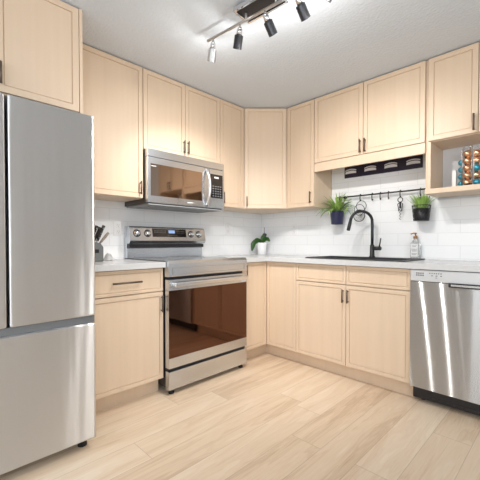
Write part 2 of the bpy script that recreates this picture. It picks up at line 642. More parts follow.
# tall right cabinet with an open shelf under the doors
u0, u1 = 1.835, 2.452
t = thing('wall_cabinet', 'maple wall cabinet at the right end with an open cubby below its doors', 'cabinet', fR((2.14, 0, 1.392)), G)
MB(fR).box(u0 + .0155, u1, .0095, DU - .0205, HS - .006, HT).build('body', 'wood', t)
for (a, b), hu in (((1.8515, 2.1435), 2.124), ((2.1475, 2.4505), 2.168)):
    dd = MB(fR).shaker(a, b, HS, HT - .003, DU).build('door', 'wood', t)
    MB(fR).pull((hu, DU - .001, 1.772), (hu, DU - .001, 1.880), .026).build('handle', 'bronze', dd, 'dark bronze bar handle')
MB(fR).box(u0 - .003, u0 + .015, .0095, DU - .020, 1.4265, HT).build('filler_strip', 'wood', t)
MB(fR).box(u0 + .0155, u0 + .034, .0095, DU - .001, 1.4265, HS - .006, .001).build('side_panel', 'wood', t)
MB(fR).box(u1 - .04, u1, .0095, DU - .001, 1.4265, HS - .006, .001).build('side_panel', 'wood', t)
MB(fR).box(u0 - .003, u1, .0095, DU, 1.392, 1.4262, .001).build('shelf', 'wood', t)
MB(fR).box(u0 + .0345, u1 - .0405, .0095, .016, 1.4265, HS - .0065).build('back_panel', 'wall', t, 'pale grey back of the cubby')

# cabinet over the fridge and the tall end panel beside it
DF = .637
t = thing('wall_cabinet', 'deep two-door maple cabinet above the fridge', 'cabinet', fL((2.62, 0, 1.772)), G)
MB(fL).box(2.2405, 3.014, .003, DF - .021, 1.766, HT).build('body', 'wood', t)
for (a, b), hu in (((2.2425, 2.6235), 2.606), ((2.6275, 3.012), 2.645)):
    dd = MB(fL).shaker(a, b, 1.772, HT - .003, DF).build('door', 'wood', t)
    MB(fL).pull((hu, DF - .001, 1.803), (hu, DF - .001, 1.907), .024).build('handle', 'bronze', dd, 'dark bronze bar handle')
tag(MB(fL).box(2.2225, 2.2395, .009, DF, .0, HT, .001).build('end_panel', 'wood', origin=fL((2.23, 0, 0))),
    'tall narrow maple side panel between the fridge and the wall cabinet', 'panel')

# ------------------------------------------------------------------ base cabinets
D = .589
GB = 'base cabinets'
# left of the range
t = thing('base_cabinet', 'maple base cabinet with one drawer over one door left of the range', 'cabinet', fL((1.95, 0, 0)), GB)
MB(fL).box(1.680, 2.2205, .009, D - .0205, .105, .874).build('body', 'wood', t)
MB(fL).box(1.680, 2.2205, .45, .516, 0, .1045).build('toe_kick', 'wood', t)
dr = MB(fL).shaker(1.6825, 2.2185, .716, .871, D, .019).build('drawer', 'wood', t)
MB(fL).pull((1.852, D - .001, .794), (2.046, D - .001, .794), .026).build('handle', 'bronze', dr, 'long dark bronze bar handle')
dr = MB(fL).shaker(1.6825, 2.2185, .112, .709, D, .026).build('door', 'wood', t)
MB(fL).pull((1.699, D - .001, .572), (1.699, D - .001, .686), .022).build('handle', 'bronze', dr, 'dark bronze bar handle')
# corner
t = thing('corner_base_cabinet', 'maple corner base cabinet with a folding L-shaped door right of the range', 'cabinet', (.4, -.4, 0), GB)
q = D - .0205
MB().prism([(.009, -.009, .105), (.009, -.9135, .105), (q, -.9135, .105), (q, -q, .105), (.9135, -q, .105), (.9135, -.009, .105)], (0, 0, .769)).build('body', 'wood', t)
MB().prism([(.45, -.9135, 0), (.516, -.9135, 0), (.516, -.516, 0), (.9135, -.516, 0), (.9135, -.45, 0), (.45, -.45, 0)], (0, 0, .1045)).build('toe_kick', 'wood', t)
dd = MB(fL).shaker(D + .002, .9115, .112, .871, D, .026).build('door', 'wood', t)
MB(fL).pull((.866, D - .001, .742), (.866, D - .001, .853), .022).build('handle', 'bronze', dd, 'dark bronze bar handle')
MB(fR).shaker(D + .002, .9125, .112, .871, D, .026).build('door', 'wood', t)
# sink base
t = thing('base_cabinet', 'wide two-door maple base cabinet under the sink with two false drawer fronts', 'cabinet', fR((1.37, 0, 0)), GB)
MB(fR).box(.9155, 1.8325, .009, D - .0205, .105, .660).box(.9155, 1.8325, D - .07, D - .0205, .660, .874).box(
    .9155, .925, .009, D - .07, .660, .874).box(1.823, 1.8325, .009, D - .07, .660, .874).build('body', 'wood', t)
MB(fR).box(.9155, 1.8325, .45, .516, 0, .1045).build('toe_kick', 'wood', t)
for a, b in ((.9165, 1.3705), (1.3745, 1.8315)):
    MB(fR).shaker(a, b, .730, .871, D, .019).build('false_drawer_front', 'wood', t)
for (a, b), hu in (((.9165, 1.3705), 1.352), ((1.3745, 1.8315), 1.393)):
    dd = MB(fR).shaker(a, b, .112, .723, D, .026).build('door', 'wood', t)
    MB(fR).pull((hu, D - .001, .592), (hu, D - .001, .692), .024).build('handle', 'bronze', dd, 'dark bronze bar handle')

# ------------------------------------------------------------------ worktops
ZT = .914
tag(MB(fL).box(1.680, 2.2205, .009, D + .031, .8765, ZT, .002).build('countertop', 'quartz', origin=fL((1.95, .3, .8765))),
    'short pale quartz countertop between the fridge panel and the range', 'countertop')
SX0, SX1, SY0, SY1 = .965, 1.775, .095, .525           # outer rim of the sink
b = MB(fR)
hx0, hx1, hy0, hy1 = SX0 + .012, SX1 - .012, SY0 + .012, SY1 - .012
b.slab([.009, D + .031, .9135, hx0, hx1, 2.455], [.009, hy0, hy1, D + .031, .9135], .8765, ZT,
       lambda u, d: (d < D + .031 or u < D + .031) and not (hx0 < u < hx1 and hy0 < d < hy1))
tag(b.build('countertop', 'quartz', origin=(.3, -.3, .8765)),
    'long L-shaped pale quartz countertop around the corner and the sink', 'countertop')

# ------------------------------------------------------------------ sink and faucet
t = thing('kitchen_sink', 'black composite sink set into the long countertop', 'sink', fR((1.37, .31, ZT)))
b = MB(fR)
wx0, wx1, wy0, wy1 = SX0 + .035, SX1 - .035, SY0 + .075, SY1 - .03
b.slab([SX0, wx0, wx1, SX1], [SY0, wy0, wy1, SY1], ZT + .0005, ZT + .0085, lambda u, d: not (wx0 < u < wx1 and wy0 < d < wy1))
b.build('rim', 'sink', t)
b = MB(fR)
zb = .70
b.box(wx0 - .006, wx0, wy0 - .006, wy1 + .006, zb, ZT + .0003)
b.box(wx1, wx1 + .006, wy0 - .006, wy1 + .006, zb, ZT + .0003)
b.box(wx0, wx1, wy0 - .006, wy0, zb, ZT + .0003)
b.box(wx0, wx1, wy1, wy1 + .006, zb, ZT + .0003)
b.box(wx0 - .006, wx1 + .006, wy0 - .006, wy1 + .006, zb - .008, zb)
b.build('bowl', 'sink', t)
MB().lathe((1.37, -.33, zb), [(0, .002), (.03, .002), (.042, .004), (.045, .0005)]).build('drain', 'chrome', t, 'steel drain')

fx, fy, fz = 1.372, -.130, ZT + .009
t = thing('kitchen_faucet', 'tall black gooseneck faucet with a side lever behind the sink', 'faucet', (fx, fy, fz))
MB().lathe((fx, fy, fz), [(0, 0), (.025, 0), (.025, .006), (.0195, .010), (.018, .10), (.016, .105), (.0, .105)]).build('base', 'black', t)
a = math.radians(42)
dx, dy = -math.cos(a), -math.sin(a)
pts = [(fx, fy, fz + .10), (fx, fy, 1.10), (fx, fy, 1.20)]
RA = .092
for i in range(1, 15):
    w = PI * i / 14 * .965
    pts.append((fx + dx * RA * (1 - math.cos(w)), fy + dy * RA * (1 - math.cos(w)), 1.220 + RA * math.sin(w)))
MB().tube(pts, .0122, 14).build('spout', 'black', t)
e = Vector(pts[-1])
dr = (Vector(pts[-1]) - Vector(pts[-2])).normalized()
MB().tube([e - dr * .002, e + dr * .012, e + dr * .016, e + dr * .078, e + dr * .085], [.0130, .0130, .0142, .0150, .0125], 16).build('spray_head', 'black', t)
lv = MB().cyl((fx, fy, .998), (fx + .076, fy - .01, .998), .0165).build('valve', 'black', t)
MB().tube([(fx + .064, fy - .008, 1.005), (fx + .070, fy - .010, 1.04), (fx + .078, fy - .012, 1.083)], [.0062, .0055, .0045], 10).build('lever', 'black', lv)

# ------------------------------------------------------------------ fridge
t = thing('refrigerator', 'tall stainless french-door refrigerator with a bottom freezer drawer', 'refrigerator', fL((2.627, .45, 0)))
XF = .872
MB(fL).box(2.256, 2.998, .05, .795, .055, 1.672, .004).build('cabinet_body', 'plastic_grey', t, 'dark grey sides and top')
MB(fL).box(2.262, 2.992, .70, .800, .630, .690).build('drawer_grip_recess', 'plastic_grey', t, 'grey recess above the freezer drawer')
dr_ = []
for a0, a1 in ((2.2545, 2.6225), (2.6305, 2.9995)):
    MB(fL).box(a0, a1, .803, XF, .678, 1.684, .012, 4).build('door', 'steel', t)
MB(fL).box(2.2545, 2.9995, .803, XF, .052, .640, .012, 4).build('freezer_drawer', 'steel', t)
MB(fL).box(2.2545, 2.9995, .803, XF - .016, .6405, .6765, .002).build('drawer_lip', 'lip_grey', t, 'dull grey lip over the drawer')
MB(fL).box(2.27, 2.33, .70, .85, 1.6725, 1.690, .004).build('hinge_cover', 'plastic_grey', t)
for u in (2.30, 2.95):
    MB(fL).cyl((u, .80, 0), (u, .80, .054), .022).build('foot', 'rubber', t, 'black levelling foot')
MB(fL).box(2.27, 2.98, .74, .78, .018, .0545).build('base_grille', 'plastic_black', t)

# ------------------------------------------------------------------ range
t = thing('electric_range', 'stainless freestanding electric range with a dark glass oven door', 'range', fL((1.296, .33, 0)))
R0, R1 = .9175, 1.6765
XG = .650
MB(fL).box(R0 + .003, R1 - .003, .012, .602, .045, .904).build('body', 'plastic_black', t, 'black side casing')
MB(fL).box(R0, R1, .012, XG - .012, .905, .921, .003).build('cooktop', 'cooktop', t, 'dark ceramic glass cooktop')
b = MB(fL)
for (bu, bd, br) in ((1.11, .20, .075), (1.48, .20, .095), (1.11, .46, .105), (1.48, .46, .08), (1.296, .32, .05)):
    for rr in (br, br * .93):
        b.tube([(bu + rr * math.cos(2 * PI * i / 40), bd + rr * math.sin(2 * PI * i / 40), .9211) for i in range(40)], .0008, 4, True)
b.build('burner_ring', 'burner', t, 'printed burner rings')
# front apron with its rectangular outline
b = MB(fL)
b.prism([(R0, .60, .812), (R0, XG - .004, .812), (R0, XG, .818), (R0, XG, .903), (R0, XG - .011, .9225), (R0, XG - .03, .9225), (R0, .60, .904)], (R1 - R0, 0, 0))
b.build('front_apron', 'steel_h', t)
b = MB(fL)
for z0, z1, a0, a1 in ((.8725, .874, R0 + .03, R1 - .03), (.828, .8295, R0 + .03, R1 - .03), (.828, .874, R0 + .03, R0 + .033), (.828, .874, R1 - .033, R1 - .03)):
    b.box(a0, a1, XG - .002, XG + .0015, z0, z1)
b.build('apron_trim', 'lip_grey', t, 'raised rectangular outline')
# oven door
dm = MB(fL).box(R0, R1, .604, XG - .003, .184, .792, .002).build('oven_door', 'steel_h', t)
MB(fL).box(R0, R1, XG - .0025, XG, .184, .2545, .001).build('lower_band', 'steel_h', dm, 'stainless lower band')
MB(fL).box(R0, R1, XG - .0025, XG, .7185, .792, .001).build('upper_band', 'steel_h', dm, 'stainless upper band')
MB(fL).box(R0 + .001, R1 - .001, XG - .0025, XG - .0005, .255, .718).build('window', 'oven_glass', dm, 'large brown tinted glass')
b = MB(fL)
b.box(R0 + .025, R1 - .025, XG + .028, XG + .046, .744, .776, .007, 3)
b.box(R0 + .03, R0 + .06, XG, XG + .032, .750, .770, .003)
b.box(R1 - .06, R1 - .03, XG, XG + .032, .750, .770, .003)
b.build('handle', 'steel_l', dm, 'bright flat bar handle')
MB(fL).box(R0 + .010, R0 + .060, XG + .0001, XG + .0012, .7225, .738).build('badge', 'print', dm, 'small pale badge')
# storage drawer
MB(fL).box(R0, R1, .604, XG, .036, .162, .003).build('storage_drawer', 'steel_h', t)
MB(fL).box(R0 + .004, R1 - .004, .604, XG - .020, .1625, .1835).build('drawer_gap', 'plastic_black', t, 'black grip gap')
for u in (R0 + .04, R1 - .04):
    for dd_ in (.08, .615):
        MB(fL).lathe((u, dd_, 0), [(0, 0), (.020, 0), (.020, .012), (.009, .016), (.009, .045), (0, .045)], 14).build('foot', 'rubber', t, 'black levelling foot')
# backguard
P = [(.010, .922), (.058, .922), (.058, .998), (.050, 1.000), (.050, 1.036), (.094, 1.040), (.110, 1.062), (.090, 1.166), (.078, 1.178), (.010, 1.178)]
MB(fL).prism([(R0, d_, z) for d_, z in P], (R1 - R0, 0, 0)).build('backguard', 'steel_h', t)
MB(fL).box(R0 + .006, R1 - .006, .0505, .086, 1.003, 1.0345, .003).build('vent_band', 'plastic_black', t, 'black strip under the console')


def on_console(z, out=0.0):                           # depth of the sloping console face at height z
    return .110 - .020 * (z - 1.062) / .104 + out


nrm = Vector((0, .104, .020)).normalized()
ax = fL(nrm)
for u in (.992, 1.080, 1.520, 1.615):
    zc = 1.122
    c = (u, on_console(zc, .0005), zc)
    kb = MB(fL).lathe(c, [(0, 0), (.027, 0), (.027, .003), (.021, .004), (.019, .020), (.016, .023), (0, .023)], 24, ax).build('knob', 'steel_l', t)
    MB(fL).lathe(c, [(.0275, .0002), (.031, .0002), (.031, .003), (.0275, .003)], 24, ax).build('dial_ring', 'plastic_black', kb, 'black dial ring')
    MB(fL).box(u - .0025, u + .0025, on_console(zc, .022), on_console(zc, .027), zc - .016, zc + .016).build('grip', 'steel_h', kb)
pz0, pz1 = 1.094, 1.163


def on_panel(u0, u1, z0, z1, out0, out1):
    b = MB(fL)
    b.prism([(u0, on_console(z0, out0), z0), (u0, on_console(z0, out1), z0), (u0, on_console(z1, out1), z1), (u0, on_console(z1, out0), z1)], (u1 - u0, 0, 0))
    return b


pn = on_panel(1.135, 1.475, pz0, pz1, -.002, .0015).build('display_panel', 'black_glass', t, 'black glass display panel')
on_panel(1.255, 1.318, 1.126, 1.152, .001, .0022).build('clock_display', 'lcd', pn, 'pale blue lit clock')
b = MB(fL)
for i in range(9):
    for j in range(2):
        u = (1.345 + .013 * i) if i < 9 else 0
        b.prism([(u, on_console(1.128 + .014 * j, .001), 1.128 + .014 * j), (u, on_console(1.128 + .014 * j, .0021), 1.128 + .014 * j),
                 (u, on_console(1.134 + .014 * j, .0021), 1.134 + .014 * j), (u, on_console(1.134 + .014 * j, .001), 1.134 + .014 * j)], (.007, 0, 0))
b.build('button_markings', 'ink', pn, 'small grey button markings')
b = MB(fL)
for i in range(6):
    u = 1.235 + .017 * i
    b.prism([(u, on_console(1.106, .001), 1.106), (u, on_console(1.106, .0021), 1.106), (u, on_console(1.110, .0021), 1.110), (u, on_console(1.110, .001), 1.110)], (.009, 0, 0))
b.build('clock_markings', 'ink', pn, 'small grey markings under the clock')
b = MB(fL)
for i in range(6):
    for j in range(2):
        u = 1.155 + .014 * i
        b.prism([(u, on_console(1.128 + .014 * j, .001), 1.128 + .014 * j), (u, on_console(1.128 + .014 * j, .0021), 1.128 + .014 * j),
                 (u, on_console(1.132 + .014 * j, .0021), 1.132 + .014 * j), (u, on_console(1.132 + .014 * j, .001), 1.132 + .014 * j)], (.008, 0, 0))
b.build('button_markings', 'ink', pn, 'small grey button markings')

# ------------------------------------------------------------------ over-the-range microwave
t = thing('microwave', 'stainless over-the-range microwave under the short two-door cabinet', 'microwave', fL((1.296, .2, 1.335)))
XM = .372
m0, m1 = .921, 1.673
MB(fL).box(m0, m1, .010, XM - .032, 1.336, 1.739).build('case', 'case_grey', t, 'dark grey casing')
MB(fL).box(m0, m1, XM - .031, XM, 1.683, 1.739, .002).build('vent_grille', 'steel_h', t, 'stainless top vent strip')
b = MB(fL)
for i in range(30):
    u = 1.0 + i * .02
    b.box(u, u + .013, XM - .03, XM - .004, 1.7391, 1.7395)
b.build('vent_slot', 'plastic_black', t)
dm = MB(fL).box(1.083, m1, XM - .031, XM, 1.343, 1.680, .003).build('door', 'steel_h', t)
MB(fL).box(1.165, 1.648, XM, XM + .0015, 1.395, 1.632, .0005).build('window', 'mw_glass', dm, 'brown mirror-tinted window')
b = MB(fL)
b.box(1.603, 1.642, XM + .0016, XM + .002, 1.612, 1.617)
b.build('window_mark', 'print', dm, 'small pale strip')
MB(fL).box(1.262, 1.318, XM + .0001, XM + .0006, 1.366, 1.373).build('door_badge', 'print', dm, 'small pale strip')
pts = []
for i in range(25):
    s = i / 24
    pts.append((1.122, XM + .003 + .046 * (1 - (2 * s - 1) ** 2) ** .8, 1.356 + .310 * s))
MB(fL).tube(pts, .0115, 12).build('handle', 'steel_l', dm, 'bowed vertical bar handle')
MB(fL).box(m0, 1.0805, XM - .031, XM, 1.343, 1.680, .003).build('control_frame', 'steel_h', t)
cp = MB(fL).box(.938, 1.077, XM, XM + .0015, 1.432, 1.636, .0005).build('control_panel', 'black_glass', t, 'black glass keypad')
b = MB(fL)
MB(fL).box(.985, 1.035, XM + .0016, XM + .002, 1.602, 1.616).build('display', 'print', cp, 'small pale display')
for i in range(4):
    for j in range(5):
        b.box(.955 + .028 * i, .955 + .028 * i + .014, XM + .0016, XM + .002, 1.446 + .021 * j, 1.446 + .021 * j + .007)
b.build('keypad_markings', 'key_ink', cp, 'small white key markings')
MB(fL).box(m0 + .01, m1 - .01, .02, XM - .006, 1.328, 1.3355).build('underside', 'plastic_grey', t)
b = MB(fL)
for a0, a1 in ((1.0, 1.24), (1.35, 1.59)):
    b.box(a0, a1, .10, .30, 1.3255, 1.3279)
b.build('grease_filter', 'plastic_grey', t)

# ------------------------------------------------------------------ dishwasher
t = thing('dishwasher', 'stainless built-in dishwasher right of the sink cabinet', 'dishwasher', fR((2.14, .3, 0)))
w0, w1 = 1.8385, 2.4440
XD = .612
MB(fR).box(w0 + .004, w1 - .004, .02, .555, .10, .866).build('tub', 'plastic_black', t, 'black casing')
MB(fR).box(w0, w1, .560, XD, .800, .872, .003).build('control_strip', 'strip_grey', t)
b = MB(fR)
# bowed door: bulges outward below the pocket lip
prof = []
for i in range(13):
    s = i / 12
    prof.append((.560 + .052 + .004 * math.sin(PI * s), .797 - (.797 - .112) * s))
poly = [(w0, .560, .797)] + [(w0, d_, z) for d_, z in prof] + [(w0, .560, .112)]
b.prism(poly, (w1 - w0, 0, 0))
b.build('door', 'steel_dw', t)
hd = MB(fR).box(2.058, 2.30, XD - .004, XD + .014, .776, .803, .003).build('pocket_handle', 'plastic_black', t, 'black pocket handle')
MB(fR).box(2.072, 2.286, XD + .0142, XD + .016, .784, .795).build('handle_inlay', 'steel_l', hd)
b = MB(fR)
for i in range(4):
    for j in range(2):
        b.box(1.872 + .0125 * i, 1.881 + .0125 * i, XD, XD + .0008, .834 + .013 * j, .842 + .013 * j)
b.build('program_markings', 'ink', t, 'small dark printed block')
b = MB(fR)
for i in range(6):
    b.box(1.950 + .0125 * i, 1.956 + .0125 * i, XD, XD + .0008, .850, .857)
    if i % 2:
        b.box(1.948 + .0125 * i, 1.958 + .0125 * i, XD, XD + .0008, .836, .841)
b.box(1.985, 1.994, XD, XD + .0008, .824, .828)
b.build('control_markings', 'ink', t, 'small dark button markings')
MB(fR).box(w0 + .003, w1 - .003, .53, .552, .022, .0995).build('kick_plate', 'plastic_black', t, 'black kick plate')
b = MB(fR)
b.box(w0 + .12, w1 - .01, .5525, .556, .040, .046)
b.build('kick_trim', 'graphite', t)
for u in (w0 + .05, w1 - .05):
    MB(fR).cyl((u, .50, 0), (u, .50, .098), .014).build('foot', 'rubber', t)

# ------------------------------------------------------------------ wall outlets
for fr, u, z, lab in ((fL, 1.730, 1.158, 'white wall outlet on the tile left of the range'),
                      (fL, .540, 1.188, 'white wall outlet on the tile between the range and the potted orchid'),
                      (fR, .479, 1.186, 'white wall outlet on the back tile right of the potted orchid')):
    t = thing('wall_outlet', lab, 'outlet', fr((u, .008, z)), 'wall outlets')
    MB(fr).box(u - .036, u + .036, .0083, .0135, z - .058, z + .058, .002).build('cover_plate', 'white_plastic', t)
    for dz in (-.026, .026):
        s = MB(fr).box(u - .017, u + .017, .0135, .0155, z + dz - .019, z + dz + .019, .001).build('socket', 'white_plastic', t)
        MB(fr).box(u - .008, u - .0055, .0155, .0158, z + dz - .002, z + dz + .010).box(u + .0055, u + .008, .0155, .0158, z + dz - .002, z + dz + .010).box(
            u - .003, u + .003, .0155, .0158, z + dz - .012, z + dz - .006).build('slot', 'outlet_slot', s)

# ------------------------------------------------------------------ dark board with four pale double arcs
t = thing('wall_board', 'long dark wall board with four pale double-arc emblems above the rail', 'wall decor', fR((1.39, .01, 1.645)))
MB(fR).box(1.057, 1.727, .0085, .022, 1.645, 1.752, .001).build('board', 'plaque', t)
for cx in (1.120, 1.303, 1.481, 1.659):
    b = MB(fR)
    w = .052
    for za, th, sag in ((1.713, .0085, .010), (1.698, .018, .010)):
        top = [(cx - w + 2 * w * i / 12, .0222, za + sag * (1 - (2 * i / 12 - 1) ** 2)) for i in range(13)]
        bot = [(p[0], p[1], za - th + sag * (1 if th < .01 else .25) * (1 - ((p[0] - cx) / w) ** 2)) for p in top[::-1]]
        b.prism(top + bot, (0, .004, 0))
    b.build('arc_emblem', 'ceramic', t, 'pale double arc')

# ------------------------------------------------------------------ rail with hooks
RY, RZ = .052, 1.466
t = thing('hanging_rail', 'thin black rail on the tile under the dark board', 'rail', fR((1.4, .02, RZ)))
MB(fR).tube([(1.00, RY, RZ), (1.828, RY, RZ)], .0065, 10).build('bar', 'black', t)
for u in (1.06, 1.79):
    MB(fR).tube([(u, .0085, RZ), (u, RY, RZ)], .006, 8).lathe((u, .0085, RZ), [(0, .005), (.016, .005), (.016, 0), (0, 0)], 14, (0, -1, 0)).build('bracket', 'black', t)


def hook_pts(u, drop):
    pts = []
    for i in range(9):
        w = PI * (1.15 - 1.15 * i / 8) + 0
        pts.append((u, RY + .0105 * math.cos(w), RZ + .0105 * math.sin(w)))
    zb_ = RZ - drop
    pts.append((u, RY + .0105, zb_ + .015))
    for i in range(1, 8):
        w = PI * i / 7
        pts.append((u, RY + .0025 + .008 * math.cos(w), zb_ + .012 - .012 * math.sin(w)))
    return pts


for u, dp, lab in ((1.030, .05, 'black hook at the left end of the rail carrying the fern pot'),
                   (1.229, .048, 'black hook on the rail carrying the wire strainer'),
                   (1.337, .052, 'empty black hook on the rail nearest the wire strainer'),
                   (1.408, .052, 'empty black hook on the rail, middle one of the three empty hooks'),
                   (1.477, .052, 'empty black hook on the rail nearest the corkscrew'),
                   (1.572, .048, 'black hook on the rail carrying the corkscrew'),
                   (1.725, .05, 'black hook at the right end of the rail carrying the mesh basket')):
    tag(MB(fR).tube(hook_pts(u, dp), .0042, 8).build('rail_hook', 'black', origin=fR((u, RY, RZ - dp))), lab, 'hook', 'hooks on the rail')

# wire strainer behind the faucet arch
t = thing('wire_strainer', 'small round wire strainer hanging from the rail behind the faucet', 'strainer', fR((1.229, RY, 1.40)))


def ring(b, c, r, th, n=28, tilt=0):
    b.tube([(c[0] + r * math.cos(2 * PI * i / n), c[1] + tilt * math.sin(2 * PI * i / n), c[2] + r * math.sin(2 * PI * i / n)) for i in range(n)], th, 6, True)


b = MB(fR)
ring(b, (1.236, .052, 1.372), .046, .0028)
ring(b, (1.222, .060, 1.338), .048, .0028)
b.build('handle_loop', 'graphite', t)
b = MB(fR)
ring(b, (1.224, .066, 1.286), .052, .0034)
b.build('rim', 'graphite', t)
b = MB(fR)
for j in range(1, 5):
    w = PI / 2 * j / 5
    ring(b, (1.224, .066 - .036 * math.sin(w), 1.286), .052 * math.cos(w), .0013, 24)
for j in range(8):
    w = PI * j / 8
    b.tube([(1.224 + .052 * math.cos(s) * math.cos(w), .066 - .036 * math.sin(s), 1.286 + .052 * math.cos(s) * math.sin(w)) for s in [PI * i / 10 for i in range(11)]], .0011, 5)
b.build('wire_basket', 'chrome', t)

# corkscrew
t = thing('corkscrew', 'small dark winged corkscrew hanging from the rail', 'corkscrew', fR((1.572, RY, 1.23)))
b = MB(fR)
ring(b, (1.572, RY + .004, 1.398), .019, .0035, 20)
b.build('ring', 'graphite', t)
MB(fR).tube([(1.572, RY + .004, 1.380), (1.572, RY + .004, 1.330)], [.0065, .008], 10).build('body', 'graphite', t)
for s in (-1, 1):
    MB(fR).tube([(1.572 + s * .009, RY + .004, 1.374), (1.572 + s * .020, RY + .004, 1.362), (1.572 + s * .015, RY + .004, 1.335), (1.572 + s * .011, RY + .004, 1.305)],
                [.003, .0038, .0034, .0045], 8).build('wing', 'graphite', t)
pts = [(1.572 + .005 * math.cos(i * .7), RY + .004 + .005 * math.sin(i * .7), 1.330 - .0028 * i) for i in range(36)]
MB(fR).tube(pts, .0022, 6).build('screw', 'graphite', t)


# ------------------------------------------------------------------ plants
def blades(b, c, n, rmax, zmin, zmax, length, width, droop, rng, xmax=9.0):
    """arching tapered leaves, each a folded strip with a keel"""
    for i in range(n):
        an = 2 * PI * (i + rng.random()) / n
        r0 = rng.random() * rmax
        p = Vector((c[0] + r0 * math.cos(an), c[1] + r0 * math.sin(an), c[2]))
        el = rng.uniform(zmin, zmax)
        L = length * rng.uniform(.65, 1.1)
        wd = width * rng.uniform(.7, 1.2)
        h = Vector((math.cos(an), math.sin(an), 0))
        side = Vector((-h.y, h.x, 0))
        steps = 7
        rows = []
        dirv = el
        for s in range(steps + 1):
            f = s / steps
            ww = wd * (math.sin(PI * min(1, .18 + .82 * f)) ** .7 if f < 1 else .02)
            rows.append((p.copy(), ww, dirv))
            p = p + (h * math.cos(dirv) + Vector((0, 0, 1)) * math.sin(dirv)) * (L / steps)
            if p.y > -.014:
                p.y = -.014
            p.x = min(p.x, xmax)
            if xmax < 9 and p.z > 1.42:
                p.y = min(p.y, -.078)
            dirv -= droop * rng.uniform(.7, 1.3) / steps
        t_ = bmesh.new()
        prev = None
        for q_, ww, dv in rows:
            up = (-h * math.sin(dv) + Vector((0, 0, 1)) * math.cos(dv))
            cur = [t_.verts.new(q_ - side * ww / 2 + up * ww * .18), t_.verts.new(q_), t_.verts.new(q_ + side * ww / 2 + up * ww * .18)]
            for v in cur:
                v.co.y = min(v.co.y, -.0105)
            if prev:
                t_.faces.new((prev[0], prev[1], cur[1], cur[0]))
                t_.faces.new((prev[1], prev[2], cur[2], cur[1]))
            prev = cur
        for f_ in t_.faces:
            f_.smooth = True
        me = bpy.data.meshes.new('tmp')
        t_.to_mesh(me)
        t_.free()
        b.bm.from_mesh(me)
        bpy.data.meshes.remove(me)


rng = random.Random(3)
# fern in a navy pot
fc = Vector((1.022, -.092, 1.214))
t = thing('potted_fern', 'bushy green fern in a small navy pot hanging at the rail left end', 'plant', fc)
MB().lathe(fc, [(0, 0), (.050, 0), (.053, .004), (.064, .112), (.066, .116), (.066, .122), (.061, .122), (.059, .105), (0, .105)]).build('pot', 'navy_pot', t)
MB().lathe(fc, [(0, .110), (.040, .110), (.058, .106)]).build('soil', 'soil', t)
b = MB()
blades(b, (fc.x, fc.y, fc.z + .108), 56, .035, .45, 1.40, .255, .0135, 1.7, rng, 1.158)
blades(b, (fc.x, fc.y, fc.z + .108), 30, .03, .9, 1.5, .21, .013, .8, rng, 1.158)
b.build('foliage', 'leaf_fern', t)
MB().tube([(fc.x, fc.y + .062, fc.z + .116), (fc.x + .003, fc.y + .056, fc.z + .15), (fc.x + .008, -.0545, 1.430)], .002, 6).build('hanging_wire', 'black', t)

# grass plant in a black mesh basket
gc = Vector((1.742, -.088, 1.216))
t = thing('grass_plant', 'short green grassy plant in a black mesh basket hanging at the rail right end', 'plant', gc)
MB().lathe(gc, [(0, .002), (.046, .002), (.050, .006), (.058, .095), (.054, .095), (0, .090)]).build('pot', 'plastic_black', t)
MB().lathe(gc, [(0, .097), (.035, .097), (.052, .0955)]).build('soil', 'soil', t)
b = MB()
for r_, z_ in ((.054, .003), (.0665, .118)):
    b.tube([(gc.x + r_ * math.cos(2 * PI * i / 32), gc.y + r_ * math.sin(2 * PI * i / 32), gc.z + z_) for i in range(32)], .0028, 6, True)
for s in (-1, 1):
    for j in range(18):
        b.tube([(gc.x + (.054 + .0125 * f) * math.cos(2 * PI * j / 18 + s * f * 1.1), gc.y + (.054 + .0125 * f) * math.sin(2 * PI * j / 18 + s * f * 1.1), gc.z + .003 + .115 * f)
                for f in [i / 6 for i in range(7)]], .0012, 4)
b.build('mesh_basket', 'graphite', t, 'dark diamond wire mesh')
b = MB()
blades(b, (gc.x, gc.y, gc.z + .096), 74, .045, 1.0, 1.55, .13, .0105, .5, rng)
b.build('foliage', 'leaf_grass', t)
MB().tube([(gc.x - .017, gc.y + .0665 - .003, gc.z + .118), (gc.x - .017, -.0545, 1.36), (1.725, -.0545, 1.428)], .002, 6).build('hanging_wire', 'black', t)

# orchid leaves in a white pot in the corner
oc = Vector((.155, -.165, ZT + .0005))
t = thing('potted_orchid', 'leafy orchid in a white pot on the counter in the corner', 'plant', oc)
MB().lathe(oc, [(0, 0), (.041, 0), (.044, .003), (.055, .125), (.055, .130), (.050, .130), (.048, .112), (0, .112)]).build('pot', 'ceramic', t)
MB().lathe(oc, [(0, .118), (.04, .118), (.0475, .113)]).build('soil', 'soil', t)


def leaf(b, base, pts, width, face=Vector((.5, -.55, .6))):
    """broad oval leaf along a centre line"""
    P_ = [Vector(p) for p in pts]
    t_ = bmesh.new()
    prev = None
    n = 12
    for i in range(n + 1):
        f = i / n
        x = f * (len(P_) - 1)
        k_ = min(int(x), len(P_) - 2)
        q_ = P_[k_].lerp(P_[k_ + 1], x - k_)
        dv = (P_[k_ + 1] - P_[k_]).normalized()
        side = dv.cross(face).normalized()
        nn = side.cross(dv)
        w_ = width / 2 * max(.05, math.sin(PI * (f * .93 + .04)) ** .65)
        cur = [t_.verts.new(base + q_ + side * w_ * s + nn * abs(s) * w_ * .3) for s in (-1, -.5, 0, .5, 1)]
        if prev:
            for j in range(4):
                t_.faces.new((prev[j], prev[j + 1], cur[j + 1], cur[j]))
        prev = cur
    ex = bmesh.ops.solidify(t_, geom=list(t_.faces), thickness=.0015)
    b._add(t_, True)


